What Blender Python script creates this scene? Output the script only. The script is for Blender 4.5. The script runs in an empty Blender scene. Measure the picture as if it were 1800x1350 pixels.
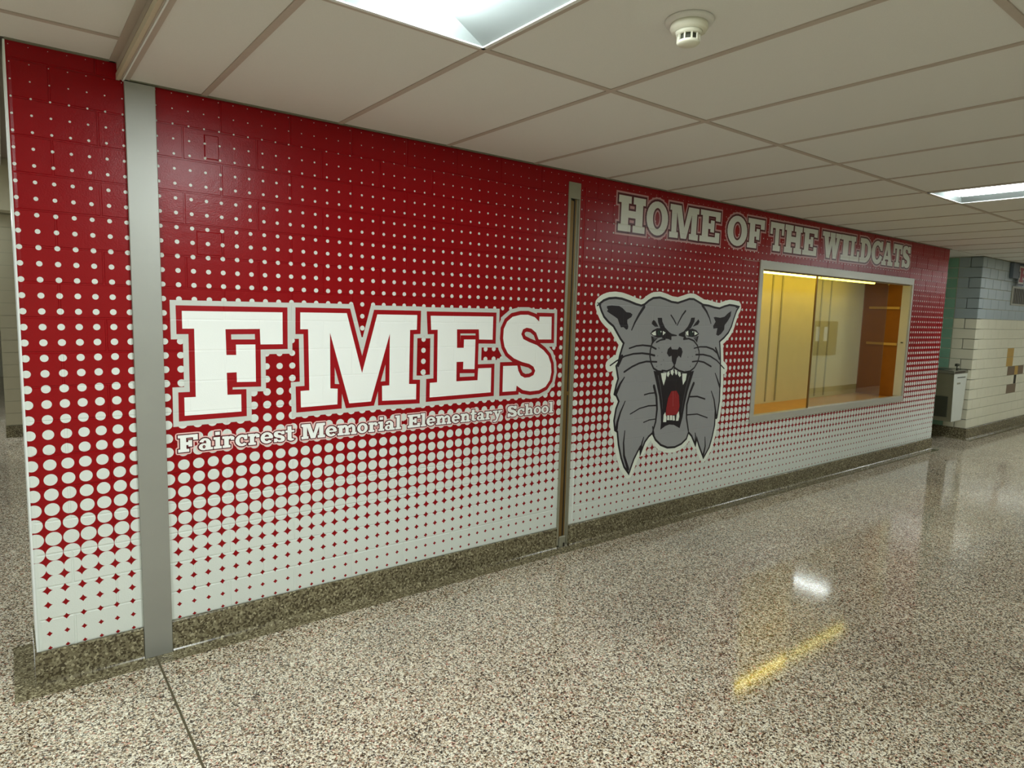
import bpy, bmesh, math, random
import numpy as np
from mathutils import Vector, Matrix
from mathutils.geometry import delaunay_2d_cdt
random.seed(7)
S = bpy.context.scene
COL = S.collection
# ---------------------------------------------------------------- camera, world, exposure
CAM = (-0.05499, -3.13100, 1.57351)
RX = Vector((0.79152869, -0.61048118, 0.02819685))
DN = Vector((-0.046714, -0.10644256, -0.99322087))
FW = Vector((0.60934402, 0.78484566, -0.11277036))
FPX = 1150.496
cd = bpy.data.cameras.new('camera'); cam = bpy.data.objects.new('camera', cd); COL.objects.link(cam)
m = Matrix((RX, -DN, -FW)).transposed().to_4x4(); m.translation = Vector(CAM)
cam.matrix_world = m
cd.sensor_width = 36.0; cd.lens = FPX / 1800 * 36.0; cd.clip_start = 0.02; cd.clip_end = 200
S.camera = cam
w = bpy.data.worlds.new('world'); S.world = w; w.use_nodes = True
w.node_tree.nodes['Background'].inputs[0].default_value = (0.80, 0.88, 0.92, 1)
w.node_tree.nodes['Background'].inputs[1].default_value = 0.30
S.view_settings.view_transform = 'Standard'; S.view_settings.look = 'None'
S.view_settings.gamma = 1.0; S.view_settings.use_curve_mapping = False
S.view_settings.exposure = 0.0
LAMP = 50.0          # strength of the ceiling lenses
TUBE = 12.0           # strength of the yellow tubes in the display case

def wp(px, py, y=0.0):
    """point of the wall plane (depth y) that the photograph shows at a pixel"""
    d = RX * ((px - 900) / FPX) + DN * ((py - 675) / FPX) + FW
    t = (y - CAM[1]) / d.y
    return Vector(CAM) + d * t

# ---------------------------------------------------------------- materials
def srgb(r, g, b):
    f = lambda c: (c / 255 / 12.92) if c / 255 <= 0.04045 else ((c / 255 + 0.055) / 1.055) ** 2.4
    return (f(r), f(g), f(b), 1)

def fill_ramp(el, stops):
    el.remove(el[1])
    el[0].position = stops[0][0]; el[0].color = stops[0][1]
    for p, c in stops[1:]: e = el.new(p); e.color = c

class NT:
    def __init__(s, name):
        s.m = bpy.data.materials.new(name); s.m.use_nodes = True; s.t = s.m.node_tree
        s.b = s.t.nodes['Principled BSDF']
    def n(s, typ, **kw):
        x = s.t.nodes.new(typ)
        for k, v in kw.items(): setattr(x, k, v)
        return x
    def l(s, a, b): s.t.links.new(a, b)
    def math(s, op, a, b=None, c=None):
        x = s.n('ShaderNodeMath', operation=op)
        for i, v in enumerate((a, b, c)):
            if v is None: continue
            if isinstance(v, (int, float)): x.inputs[i].default_value = v
            else: s.l(v, x.inputs[i])
        return x.outputs[0]
    def set(s, **kw):
        for k, v in kw.items(): s.b.inputs[k.replace('_', ' ')].default_value = v
    def bump(s, h, strength, dist=0.001):
        bp = s.n('ShaderNodeBump'); bp.inputs['Strength'].default_value = strength; bp.inputs['Distance'].default_value = dist
        s.l(h, bp.inputs['Height']); s.l(bp.outputs[0], s.b.inputs['Normal']); return bp

def noise(t, scale, detail=2.0, co='Object'):
    tc = t.n('ShaderNodeTexCoord'); nz = t.n('ShaderNodeTexNoise'); nz.inputs['Scale'].default_value = scale
    nz.inputs['Detail'].default_value = detail
    t.l(tc.outputs[co], nz.inputs['Vector']); return nz

def plain(name, col, rough=0.5, metal=0.0, spec=0.5, nscale=40, namp=0.04, bump=0.0, bscale=200):
    t = NT(name); t.set(Roughness=rough, Metallic=metal)
    t.b.inputs['Specular IOR Level'].default_value = spec
    nz = noise(t, nscale)
    mx = t.n('ShaderNodeMix', data_type='RGBA')
    t.l(nz.outputs['Fac'], mx.inputs['Factor'])
    mx.inputs['A'].default_value = tuple(c * (1 - namp) for c in col[:3]) + (1,)
    mx.inputs['B'].default_value = tuple(min(1, c * (1 + namp)) for c in col[:3]) + (1,)
    t.l(mx.outputs['Result'], t.b.inputs['Base Color'])
    if bump:
        n2 = noise(t, bscale); t.bump(n2.outputs['Fac'], bump)
    return t.m

def emit(name, col, strength):
    t = NT(name); t.set(Roughness=0.4)
    t.b.inputs['Base Color'].default_value = col
    t.b.inputs['Emission Color'].default_value = col
    t.b.inputs['Emission Strength'].default_value = strength
    return t.m

COURSE = 0.13555; BRICK = 0.3048
def joint_bump(t, phase, fine=True):
    """shallow masonry joints seen through the vinyl, in world metres"""
    g = t.n('ShaderNodeNewGeometry'); sp = t.n('ShaderNodeSeparateXYZ'); t.l(g.outputs['Position'], sp.inputs[0])
    zc = t.math('DIVIDE', sp.outputs['Z'], COURSE)
    par = t.math('MODULO', t.math('FLOOR', zc), 2.0)
    xo = t.math('SUBTRACT', sp.outputs['X'], t.math('ADD', phase, t.math('MULTIPLY', par, BRICK / 2)))
    xc = t.math('DIVIDE', t.math('ADD', xo, 30.48), BRICK)
    dz = t.math('MULTIPLY', t.math('PINGPONG', zc, 0.5), COURSE)
    dx = t.math('MULTIPLY', t.math('PINGPONG', xc, 0.5), BRICK)
    d = t.math('MINIMUM', dz, dx)
    h = t.math('SMOOTH_MIN', t.math('DIVIDE', d, 0.005), 1.0, 0.3)
    if fine:
        nz = noise(t, 260, 1.0); h = t.math('ADD', h, t.math('MULTIPLY', nz.outputs['Fac'], 0.25))
    t.bump(h, 0.55, 0.0016)

def vinyl(name, col, phase=0.272, rough=0.33):
    t = NT(name); t.set(Roughness=rough); t.b.inputs['Base Color'].default_value = col; t.b.inputs['Specular IOR Level'].default_value = .36
    joint_bump(t, phase); return t.m

RED = srgb(142, 0, 11); DOT = srgb(220, 227, 220); WHITE = srgb(246, 251, 247)
def mural_mat():
    t = NT('halftone_vinyl'); t.set(Roughness=0.29); t.b.inputs['Specular IOR Level'].default_value = .27
    uv = t.n('ShaderNodeUVMap'); uv.uv_map = 'UVMap'
    sp = t.n('ShaderNodeSeparateXYZ'); t.l(uv.outputs[0], sp.inputs[0])
    u, v = sp.outputs['X'], sp.outputs['Y']           # dot column and dot row (downwards)
    ru = t.math('ROUND', u); rv = t.math('ROUND', v)
    du = t.math('SUBTRACT', u, ru); dv = t.math('SUBTRACT', v, rv)
    dist = t.math('SQRT', t.math('ADD', t.math('MULTIPLY', du, du), t.math('MULTIPLY', dv, dv)))
    fac = t.math('DIVIDE', t.math('ADD', rv, 14.0), 44.0)
    cr = t.n('ShaderNodeValToRGB'); cr.color_ramp.interpolation = 'LINEAR'
    pts = [(-14, 0), (-11, .035), (-9, .06), (-4, .115), (0, .16), (3, .185), (8, .245), (12, .325), (15, .385), (18, .445),
           (20, .485), (22, .53), (24, .57), (27, .62), (30, .65)]
    el = cr.color_ramp.elements
    fill_ramp(el, [((r + 14) / 44.0, (a, a, a, 1)) for r, a in pts])
    t.l(fac, cr.inputs[0])
    k = t.math('LESS_THAN', dist, cr.outputs[0])
    mx = t.n('ShaderNodeMix', data_type='RGBA'); t.l(k, mx.inputs['Factor'])
    mx.inputs['A'].default_value = RED; mx.inputs['B'].default_value = DOT
    t.l(mx.outputs['Result'], t.b.inputs['Base Color'])
    nz = noise(t, 170, 2.0); n2 = noise(t, 14, 2.0)
    h = t.math('ADD', nz.outputs['Fac'], t.math('MULTIPLY', n2.outputs['Fac'], 2.0))
    t.bump(h, 0.32, 0.0014)
    return t.m

def terrazzo(name, cols, scale=150, rough=0.12, spec=0.5, dark=1.0, specks=False):
    t = NT(name); t.set(Roughness=rough); t.b.inputs['Specular IOR Level'].default_value = spec
    g = t.n('ShaderNodeNewGeometry')
    nz = t.n('ShaderNodeTexNoise'); nz.inputs['Scale'].default_value = scale * .7; t.l(g.outputs['Position'], nz.inputs['Vector'])
    ad = t.n('ShaderNodeMix', data_type='RGBA'); ad.blend_type = 'LINEAR_LIGHT'; ad.inputs['Factor'].default_value = 0.006
    t.l(g.outputs['Position'], ad.inputs['A']); t.l(nz.outputs['Color'], ad.inputs['B'])
    v1 = t.n('ShaderNodeTexVoronoi'); v1.inputs['Scale'].default_value = scale; t.l(ad.outputs['Result'], v1.inputs['Vector'])
    sc = t.n('ShaderNodeSeparateColor'); t.l(v1.outputs['Color'], sc.inputs[0])
    cr = t.n('ShaderNodeValToRGB'); cr.color_ramp.interpolation = 'CONSTANT'
    el = cr.color_ramp.elements
    fill_ramp(el, [(p, tuple(x * dark for x in c[:3]) + (1,)) for p, c in cols])
    t.l(sc.outputs[0], cr.inputs[0])
    # broad wear patches and fine tone changes
    n3 = t.n('ShaderNodeTexNoise'); n3.inputs['Scale'].default_value = 1.3; n3.inputs['Detail'].default_value = 4; t.l(g.outputs['Position'], n3.inputs['Vector'])
    mr = t.n('ShaderNodeMapRange'); mr.inputs['To Min'].default_value = .88; mr.inputs['To Max'].default_value = 1.12
    mr.inputs['From Min'].default_value = .3; mr.inputs['From Max'].default_value = .7; t.l(n3.outputs['Fac'], mr.inputs['Value'])
    mu = t.n('ShaderNodeMix', data_type='RGBA'); mu.blend_type = 'MULTIPLY'; mu.inputs['Factor'].default_value = 1
    src = cr.outputs[0]
    if specks:                                        # small dark and pale bits between the chips
        v2 = t.n('ShaderNodeTexVoronoi'); v2.inputs['Scale'].default_value = scale * 1.9; t.l(ad.outputs['Result'], v2.inputs['Vector'])
        s2 = t.n('ShaderNodeSeparateColor'); t.l(v2.outputs['Color'], s2.inputs[0])
        for thr, op, cc in ((.26, 'LESS_THAN', srgb(58, 44, 30)), (.88, 'GREATER_THAN', srgb(236, 232, 214))):
            mk = t.math(op, s2.outputs[0], thr)
            m2 = t.n('ShaderNodeMix', data_type='RGBA'); t.l(t.math('MULTIPLY', mk, .8), m2.inputs['Factor']); t.l(src, m2.inputs['A']); m2.inputs['B'].default_value = tuple(x * dark for x in cc[:3]) + (1,); src = m2.outputs['Result']
    t.l(src, mu.inputs['A']); t.l(mr.outputs[0], mu.inputs['B'])
    t.l(mu.outputs['Result'], t.b.inputs['Base Color'])
    n4 = t.n('ShaderNodeTexNoise'); n4.inputs['Scale'].default_value = 9; t.l(g.outputs['Position'], n4.inputs['Vector'])
    t.bump(n4.outputs['Fac'], 0.02, 0.004)
    return t.m

CHIPS = [(0.0, srgb(70, 56, 42)), (0.13, srgb(250, 242, 218)), (0.29, srgb(170, 146, 116)), (0.41, srgb(216, 202, 174)), (0.54, srgb(255, 250, 230)),
         (0.66, srgb(128, 110, 88)), (0.77, srgb(206, 152, 130)), (0.82, srgb(226, 213, 184)), (0.93, srgb(44, 36, 28)), (0.97, srgb(190, 166, 134))]
BCH = [(0.0, srgb(74, 66, 48)), (0.26, srgb(118, 110, 86)), (0.56, srgb(138, 131, 104)), (0.80, srgb(98, 90, 66)), (.93, srgb(172, 164, 134))]

M = {}
M['mural'] = mural_mat()
M['v_white'] = vinyl('white_vinyl', WHITE)
M['v_red'] = vinyl('red_vinyl', srgb(154, 2, 18))
M['v_grey'] = vinyl('silver_vinyl', srgb(206, 211, 204))
M['v_maroon'] = vinyl('maroon_vinyl', srgb(82, 10, 20), 3.188)
M['v_rose'] = vinyl('rose_grey_vinyl', srgb(196, 150, 148), 3.188)
M['v_pink'] = vinyl('pale_pink_vinyl', srgb(240, 196, 190))
M['v_white_r'] = vinyl('white_vinyl_right', srgb(220, 224, 214), 3.188)
M['c_white'] = vinyl('emblem_white', srgb(238, 246, 234), 3.188, .4)
M['c_grey'] = vinyl('emblem_grey', srgb(156, 158, 160), 3.188, .4)
M['c_black'] = vinyl('emblem_black', srgb(30, 24, 32), 3.188, .4)
M['c_red'] = vinyl('emblem_red', srgb(150, 30, 36), 3.188, .4)
M['c_green'] = vinyl('emblem_green', srgb(34, 62, 50), 3.188, .4)
M['c_dgrey'] = vinyl('emblem_dark_grey', srgb(92, 92, 96), 3.188, .4)
M['c_rose'] = vinyl('emblem_rose', srgb(190, 110, 105), 3.188, .4)
M['floor'] = terrazzo('terrazzo', CHIPS, 150, 0.085, .55, .86, True)
M['base'] = terrazzo('base_terrazzo', BCH, 125, 0.2, .4)
M['border'] = terrazzo('border_terrazzo', [(p, tuple(min(1, x * 1.12) for x in c[:3]) + (1,)) for p, c in BCH], 150, .12, .5)
M['tile'] = plain('acoustic_tile', srgb(222, 221, 216), .9, 0, .1, 300, .05, .15, 500)
M['tee'] = plain('grid_tee_shaded', srgb(184, 172, 160), .6, 0, .3)  # tile paint, with the shade along the tile edges put into the colour
M['angle'] = plain('wall_angle_grey', srgb(122, 122, 104), .5, 0, .3)
M['alu'] = plain('satin_aluminium', srgb(166, 168, 162), .46, .6, .5, 6, .05)
M['steel'] = plain('painted_grey_steel', srgb(150, 148, 128), .42, .2, .5, 20, .05)
M['frame'] = plain('case_frame_aluminium', srgb(190, 190, 180), .4, .35, .5, 20, .04)
M['bronze'] = plain('bronze_track', srgb(128, 102, 56), .4, .5, .5, 12, .15)
M['dark'] = plain('dark_slot', srgb(26, 20, 16), .6)
M['wallwhite'] = plain('painted_cream_block', srgb(214, 212, 190), .45, 0, .4, 8, .04, .1, 120)
M['beige'] = plain('beige_glazed_block', srgb(222, 219, 196), .3, 0, .5, 5, .05, .06, 60)
M['blue'] = plain('blue_grey_painted_block', srgb(158, 170, 172), .4, 0, .5, 5, .05, .06, 60)
M['green'] = plain('green_glazed_tile', srgb(128, 172, 148), .18, 0, .6, 7, .16, .04, 40)
M['mortar'] = plain('pale_mortar', srgb(188, 194, 172), .8)
M['mortar_d'] = plain('grey_mortar', srgb(168, 165, 142), .8)
M['gold'] = plain('ochre_tile', srgb(186, 152, 82), .35, 0, .5, 5, .08)
M['brown'] = plain('taupe_tile', srgb(122, 106, 86), .35, 0, .5, 5, .08)
M['black'] = plain('black_tile', srgb(44, 46, 36), .35)
M['farwall'] = plain('far_wall_block', srgb(196, 190, 164), .45, 0, .4, 4, .06)
M['fascia'] = plain('fascia_beige', srgb(196, 184, 160), .5)
M['wing'] = plain('reflector_satin', srgb(140, 149, 147), .4, 0, .4, 30, .02)
M['lampwhite'] = plain('white_enamel', srgb(232, 238, 236), .35, 0, .5, 30, .02)
for nm_, f_ in (('lens', 1.15), ('lens_fill', 1.15), ('lens_right', .55), ('lens_far', .95)): M[nm_] = emit('lit_' + nm_, (0.92, .99, 1.0, 1), LAMP * f_)
M['tube'] = emit('yellow_tube', (1.0, 0.80, 0.10, 1), TUBE)
M['casepaint'] = plain('case_back_cream', srgb(222, 208, 150), .5, 0, .3, 6, .05)
M['amber'] = plain('amber_plywood', srgb(150, 92, 22), .5, 0, .3, 9, .14)
M['case_floor'] = plain('ochre_case_floor', srgb(206, 150, 60), .4, 0, .4, 9, .1)
M['standard'] = plain('shelf_standard_steel', srgb(168, 158, 112), .4, 0)
M['cleat'] = plain('pale_wood_cleat', srgb(214, 172, 84), .5)
M['plastic'] = plain('white_plastic', srgb(226, 226, 206), .35, 0, .5, 30, .02)
M['enamel'] = plain('white_fountain_panel', srgb(202, 206, 196), .35, 0, .5, 9, .03)
M['fbody'] = plain('fountain_body_grey', srgb(132, 130, 108), .4, .1, .5, 9, .04)
M['stain'] = plain('stainless_steel', srgb(150, 150, 140), .22, .9, .5, 9, .04)
M['grille'] = plain('dark_grille', srgb(58, 60, 46), .5, .1)
M['louvre'] = plain('louvre_taupe', srgb(104, 98, 76), .5)
M['panel'] = plain('slate_sign_panel', srgb(96, 106, 116), .5)
M['navy'] = plain('navy_vinyl', srgb(30, 34, 54), .4)
M['sgrey'] = plain('silver_sign_edge', srgb(196, 194, 180), .4)
M['sred'] = plain('sign_red', srgb(150, 14, 34), .4)
M['cork'] = plain('cork_board', srgb(120, 96, 60), .8)
M['paper'] = plain('white_paper', srgb(230, 232, 224), .7)
M['brickwall'] = plain('brown_wall_paint', srgb(120, 84, 66), .5)
M['divider'] = plain('zinc_divider_strip', srgb(92, 84, 60), .4, .4)
def glass_mat():
    t = NT('pane_glass'); t.t.nodes.remove(t.b)
    out = [x for x in t.t.nodes if x.type == 'OUTPUT_MATERIAL'][0]
    tr = t.n('ShaderNodeBsdfTransparent'); tr.inputs[0].default_value = (.93, .96, .93, 1)
    gl = t.n('ShaderNodeBsdfGlossy'); gl.inputs['Roughness'].default_value = 0.01
    fr = t.n('ShaderNodeFresnel'); g = t.n('ShaderNodeNewGeometry')
    t.l(t.math('SUBTRACT', 1.52, t.math('MULTIPLY', g.outputs['Backfacing'], 1.52 - 1 / 1.52)), fr.inputs['IOR'])
    f = t.math('MULTIPLY', fr.outputs[0], 2.0)
    mx = t.n('ShaderNodeMixShader'); t.l(f, mx.inputs[0]); t.l(tr.outputs[0], mx.inputs[1]); t.l(gl.outputs[0], mx.inputs[2])
    t.l(mx.outputs[0], out.inputs[0]); return t.m
M['glass'] = glass_mat()

# ---------------------------------------------------------------- object helpers
def mesh_obj(name, verts, faces, mats, parent=None, midx=None, uvs=None, smooth=False):
    me = bpy.data.meshes.new(name); me.from_pydata([tuple(v) for v in verts], [], faces)
    for mm in (mats if isinstance(mats, (list, tuple)) else [mats]): me.materials.append(mm)
    if midx: me.polygons.foreach_set('material_index', midx)
    if uvs:
        ul = me.uv_layers.new(name='UVMap')
        for lp in me.loops: ul.data[lp.index].uv = uvs[lp.vertex_index]
    if smooth: me.polygons.foreach_set('use_smooth', [True] * len(me.polygons))
    o = bpy.data.objects.new(name, me); COL.objects.link(o)
    if parent: o.parent = parent
    return o

class MB:
    def __init__(s): s.v = []; s.f = []; s.i = []
    def box(s, a, b, mi=0, bev=0.0):
        x0, y0, z0 = (min(p, q) for p, q in zip(a, b)); x1, y1, z1 = (max(p, q) for p, q in zip(a, b))
        if bev <= 0:
            k = len(s.v)
            s.v += [(x0, y0, z0), (x1, y0, z0), (x1, y1, z0), (x0, y1, z0), (x0, y0, z1), (x1, y0, z1), (x1, y1, z1), (x0, y1, z1)]
            for f in ((3, 2, 1, 0), (4, 5, 6, 7), (0, 1, 5, 4), (1, 2, 6, 5), (2, 3, 7, 6), (3, 0, 4, 7)):
                s.f.append(tuple(k + q for q in f)); s.i.append(mi)
            return s
        bm = bmesh.new(); bmesh.ops.create_cube(bm, size=1)
        for q in bm.verts: q.co = Vector(((x0 + x1) / 2 + q.co.x * (x1 - x0), (y0 + y1) / 2 + q.co.y * (y1 - y0), (z0 + z1) / 2 + q.co.z * (z1 - z0)))
        bmesh.ops.bevel(bm, geom=bm.edges[:], offset=bev, segments=1, affect='EDGES')
        s.addbm(bm, mi); return s
    def addbm(s, bm, mi=0):
        k = len(s.v); bm.verts.index_update()
        s.v += [tuple(q.co) for q in bm.verts]
        for f in bm.faces: s.f.append(tuple(k + q.index for q in f.verts)); s.i.append(mi)
        bm.free()
    def poly_prism(s, pts, axis, a, b, mi=0):
        """extrude a 2D polygon along axis (0,1,2) from a to b"""
        def put(p, t):
            q = list(p); q.insert(axis, t); return tuple(q)
        n = len(pts); k = len(s.v)
        s.v += [put(p, a) for p in pts] + [put(p, b) for p in pts]
        s.f.append(tuple(range(k, k + n))[::-1]); s.f.append(tuple(range(k + n, k + 2 * n))); s.i += [mi, mi]
        for j in range(n):
            s.f.append((k + j, k + (j + 1) % n, k + n + (j + 1) % n, k + n + j)); s.i.append(mi)
        return s
    def lathe(s, prof, c, seg=32, mi=0, axis='z'):
        k = len(s.v); n = len(prof)
        for j in range(seg):
            a = 2 * math.pi * j / seg
            for r, h in prof:
                p = (r * math.cos(a), r * math.sin(a), h)
                if axis == 'y': p = (p[0], p[2], p[1])
                if axis == 'x': p = (p[2], p[0], p[1])
                s.v.append((c[0] + p[0], c[1] + p[1], c[2] + p[2]))
        for j in range(seg):
            for q in range(n - 1):
                s.f.append((k + j * n + q, k + ((j + 1) % seg) * n + q, k + ((j + 1) % seg) * n + q + 1, k + j * n + q + 1)); s.i.append(mi)
        return s
    def build(s, name, mats, parent=None, smooth=False, fix=True):
        o = mesh_obj(name, s.v, s.f, mats, parent, s.i if isinstance(mats, (list, tuple)) else None, None, smooth)
        if fix:
            bm = bmesh.new(); bm.from_mesh(o.data); bmesh.ops.recalc_face_normals(bm, faces=bm.faces[:]); bm.to_mesh(o.data); bm.free()
        return o

def box(name, a, b, mat, parent=None, bev=0.0): return MB().box(a, b, 0, bev).build(name, mat, parent)
def structure(o): o['kind'] = 'structure'; return o
def empty(name, loc=(0, 0, 0)):
    o = bpy.data.objects.new(name, None); COL.objects.link(o); o.location = loc; o.empty_display_size = .05; return o
def tag(o, label, cat=None, group=None):
    o['label'] = label
    if cat: o['category'] = cat
    if group: o['group'] = group
    return o
def local(o, root):
    """children were built in world metres; keep them there under a root that stands at its base"""
    o.matrix_parent_inverse = Matrix.Translation(root.location).inverted()
def thing(name, loc, label, cat, group=None): return tag(empty(name, loc), label, cat, group)
def own(root):
    for c in root.children: local(c, root)

# ---------------------------------------------------------------- floor, ceiling, far shell
CZ = 2.44; CZL = 2.50; OPP = -3.777
fl = structure(mesh_obj('floor', [(-4, -3.79, 0), (24, -3.79, 0), (24, 13, 0), (-4, 13, 0)], [(0, 1, 2, 3)], M['floor']))
box('divider_strip', (0.405, OPP, 0.0002), (0.413, -0.014, 0.0018), M['divider'], fl)['label'] = 'thin dark metal divider strip running out from the grey column'

cl = structure(MB().box((-4, OPP, CZL + .06), (24, 13, CZL + .16)).build('ceiling', M['tee']))
GX0 = 0.6624; GS = 0.6096
ROWS = [(-1.219, 0.0), (-2.438, -1.219), (OPP, -2.438)]
LAMPS = [-4, 0, 7, 14, 21, 28]      # columns of the grid that hold a lamp (row 2)
def tile(x0, x1, y0, y1, z):
    g = .0125
    o = MB().box((x0 + g, y0 + g, z + .004), (x1 - g, y1 - g, z + .02)).build('ceiling_tile', M['tile'], cl, fix=False); return o
for r, (y0, y1) in enumerate(ROWS):
    for k in range(-1, 37):
        x0 = GX0 + k * GS; x1 = x0 + GS
        if k == -1: x0 = .372
        if r == 1 and k in LAMPS: continue
        tile(x0, x1, y0, y1, CZ)
tee = MB()
def bar(m_, x0, y0, x1, y1, z, wd=.012):
    if abs(x1 - x0) > abs(y1 - y0): m_.box((x0, y0 - wd, z), (x1, y0 + wd, z + .03))
    else: m_.box((x0 - wd, y0, z), (x0 + wd, y1, z + .03))
for yy in (-1.219, -2.438):
    b_ = MB(); bar(b_, .372, yy, 23, yy, CZ); b_.build('grid_bar', M['tee'], cl)
for k in range(0, 37):
    x = GX0 + k * GS
    segs = [(-1.219, 0), (-2.438, -1.219), (OPP, -2.438)]
    b_ = MB()
    for y0, y1 in segs: b_.box((x - .012, y0 + .012, CZ), (x + .012, y1 - .012, CZ + .03))
    b_.build('grid_bar', M['tee'], cl)
# alcove ceiling beyond the wall's right end
box('ceiling_tile', (9.02, .01, CZ + .004), (10.13, 1.2, CZ + .02), M['tile'], cl)
# wall angle
box('wall_angle', (.372, -.018, CZ - .001), (9.0, 0, CZ + .02), M['angle'], cl)
box('wall_angle', (10.14, -.018, CZ - .001), (23, 0, CZ + .02), M['angle'], cl)
# the higher ceiling on the left and the step between both
for (x0, x1, y0, y1) in [(-.275, .335, -.288, 0.0), (-.275, .335, -1.507, -.288), (-.275, .335, -2.726, -1.507), (-.275, .335, OPP, -2.726)] + \
        [(-.275 - .6096 * (k + 1), -.275 - .6096 * k, a, b) for k in range(5) for a, b in ((-.288, .931), (-1.507, -.288), (-2.726, -1.507), (OPP, -2.726), (.931, 2.15), (2.15, 3.0)) if not (k == 1 and a == .931) and not (k == 1 and a == -2.726)] + [(-.275, -.01, 0, .931), (-.275, -.01, .931, 2.15), (-.275, -.01, 2.15, 3.0)]:
    tile(x0, x1, y0, y1, CZL)
for yy in (-.288, -1.507, -2.726):
    b_ = MB(); bar(b_, -3.4, yy, .335, yy, CZL, .011); b_.build('grid_bar', M['tee'], cl)
for k in range(6):
    b_ = MB(); b_.box((-.275 - .6096 * k - .012, OPP, CZL), (-.275 - .6096 * k + .012, 3.0, CZL + .03)); b_.build('grid_bar', M['tee'], cl)
box('wall_angle', (-.008, -.016, CZL - .001), (.340, 0, CZL + .02), M['angle'], cl)
fa = MB().box((.346, OPP, CZ), (.356, -.001, CZ + .032)).build('fascia', M['fascia'], cl)
box('fascia_channel', (.344, OPP, CZ + .033), (.356, -.001, CZL + .08), M['tee'], cl)
box('fascia_flange', (.356, OPP, CZ - .001), (.385, -.001, CZ + .012), M['tee'], cl)
box('fascia_flange', (.318, OPP, CZL - .001), (.346, -.001, CZL + .012), M['tee'], cl)
box('fascia_lip', (.340, OPP, CZ - .004), (.352, -.001, CZ + .02), M['fascia'], cl)
box('fascia_lip', (.361, OPP, CZ - .005), (.366, -.001, CZ + .003), M['lampwhite'], cl)

# opposite wall (seen in the glass), its base and things
wo = structure(box('wall_front', (-4, OPP - .15, 0), (15.35, OPP, CZL + .06), M['wallwhite']))
box('wall_section', (15.35, OPP - .15, 0), (24, OPP - .02, CZL + .06), M['brickwall'], wo)
structure(box('baseboard_front', (-4, OPP, 0), (15.35, OPP + .012, .11), M['base']))
bb = thing('bulletin_board', (13.75, OPP + .01, .80), 'brown cork board with two white papers on the wall across the corridor', 'board')
box('board_panel', (13.26, OPP + .001, .80), (14.2, OPP + .02, 1.52), M['cork'], bb)
box('paper', (13.28, OPP + .02, 1.1), (13.43, OPP + .022, 1.40), M['paper'], bb)
box('paper', (13.62, OPP + .02, 1.1), (13.77, OPP + .022, 1.40), M['paper'], bb)
own(bb)
structure(box('wall_right', (24, OPP, 0), (24.1, 13, CZL + .06), M['wallwhite']))
structure(box('wall_left', (-3.6, OPP, 0), (-3.5, 13, CZL + .06), M['wallwhite']))

# ---------------------------------------------------------------- masonry
def block(x0, x1, z0, z1, uvf, g=.0022, ch=.0022, depth=.0022, lch=0.0):
    """one glazed block face: chamfered front (y=0) falling back to y=depth"""
    a, b, c, d = x0 + g, x1 - g, z0 + g, z1 - g
    V = [(a, depth * 1.5, c), (b, depth * 1.5, c), (b, depth * 1.5, d), (a, depth * 1.5, d), (a + ch + lch, 0, c + ch), (b - ch, 0, c + ch), (b - ch, 0, d - ch), (a + ch + lch, 0, d - ch)]
    F = [(4, 5, 6, 7), (0, 1, 5, 4), (1, 2, 6, 5), (2, 3, 7, 6), (3, 0, 4, 7)]
    return V, F, [uvf(v[0], v[2]) for v in V]
def uv_left(x, z): return (-0.0255 + 16.7932 * x - .0023 * z, 28.9422 + .1374 * x - 16.4635 * z)
def uv_mid(x, z): return (0.2274 + 16.1477 * x - .1741 * z + .1513 * x * x + .0285 * x * z + .0686 * z * z,
                          28.834 + .2228 * x - 16.3411 * z + .0053 * x * x - .1478 * x * z - .0121 * z * z)
def uv_right(x, z): return (-48.7685 + 16.7811 * x + .0372 * z, 29.3466 - .0083 * x - 16.7872 * z)
WX0, WX1 = -.008, 8.985
BASE = .142
panels = [(WX0, .40, uv_left, .272), (.44, 2.800, uv_mid, .272), (2.880, WX1, uv_right, 3.188)]
OPEN = (4.975, 8.008, .676, 2.030)
mur = structure(MB().box((WX0, .006, 0), (2.782, .30, CZL)).box((2.782, .055, 0), (2.882, .30, CZL)).box((2.882, .006, 0), (OPEN[0], .30, CZL + .02))
                .box((OPEN[1], .006, 0), (WX1, .30, CZL + .02)).box((OPEN[0], .006, 0), (OPEN[1], .30, OPEN[2])).box((OPEN[0], .006, OPEN[3]), (OPEN[1], .30, CZL + .02))
                .build('wall_back', M['wallwhite']))
tag(mur, 'long red block wall with a white halftone dot print')
cells = []
for (pa, pb, uvf, ph) in panels:
    top = CZL + .005 if pa < .2 else CZ + .002
    for k in range(0, 19):
        z0 = k * COURSE; z1 = z0 + COURSE
        if k == 0: continue
        if z0 >= top: continue
        z0 = max(z0, BASE) if k == 1 else z0
        z1 = min(z1, top)
        if z1 - z0 < .01: continue
        off = ph + (BRICK / 2 if k % 2 else 0)
        n0 = math.floor((pa - off) / BRICK); x = off + n0 * BRICK
        while x < pb:
            a, b = max(x, pa), min(x + BRICK, pb); x += BRICK
            if b - a < .012: continue
            # cut by the display case opening
            parts = []
            if b <= OPEN[0] or a >= OPEN[1] or z1 <= OPEN[2] or z0 >= OPEN[3]: parts = [(a, b, z0, z1)]
            else:
                if z0 < OPEN[2]: parts.append((a, b, z0, OPEN[2]))
                if z1 > OPEN[3]: parts.append((a, b, OPEN[3], z1))
                if a < OPEN[0]: parts.append((a, OPEN[0], max(z0, OPEN[2]), min(z1, OPEN[3])))
                if b > OPEN[1]: parts.append((OPEN[1], b, max(z0, OPEN[2]), min(z1, OPEN[3])))
            for p in parts:
                if p[1] - p[0] > .008 and p[3] - p[2] > .008: cells.append((p, uvf))
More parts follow.
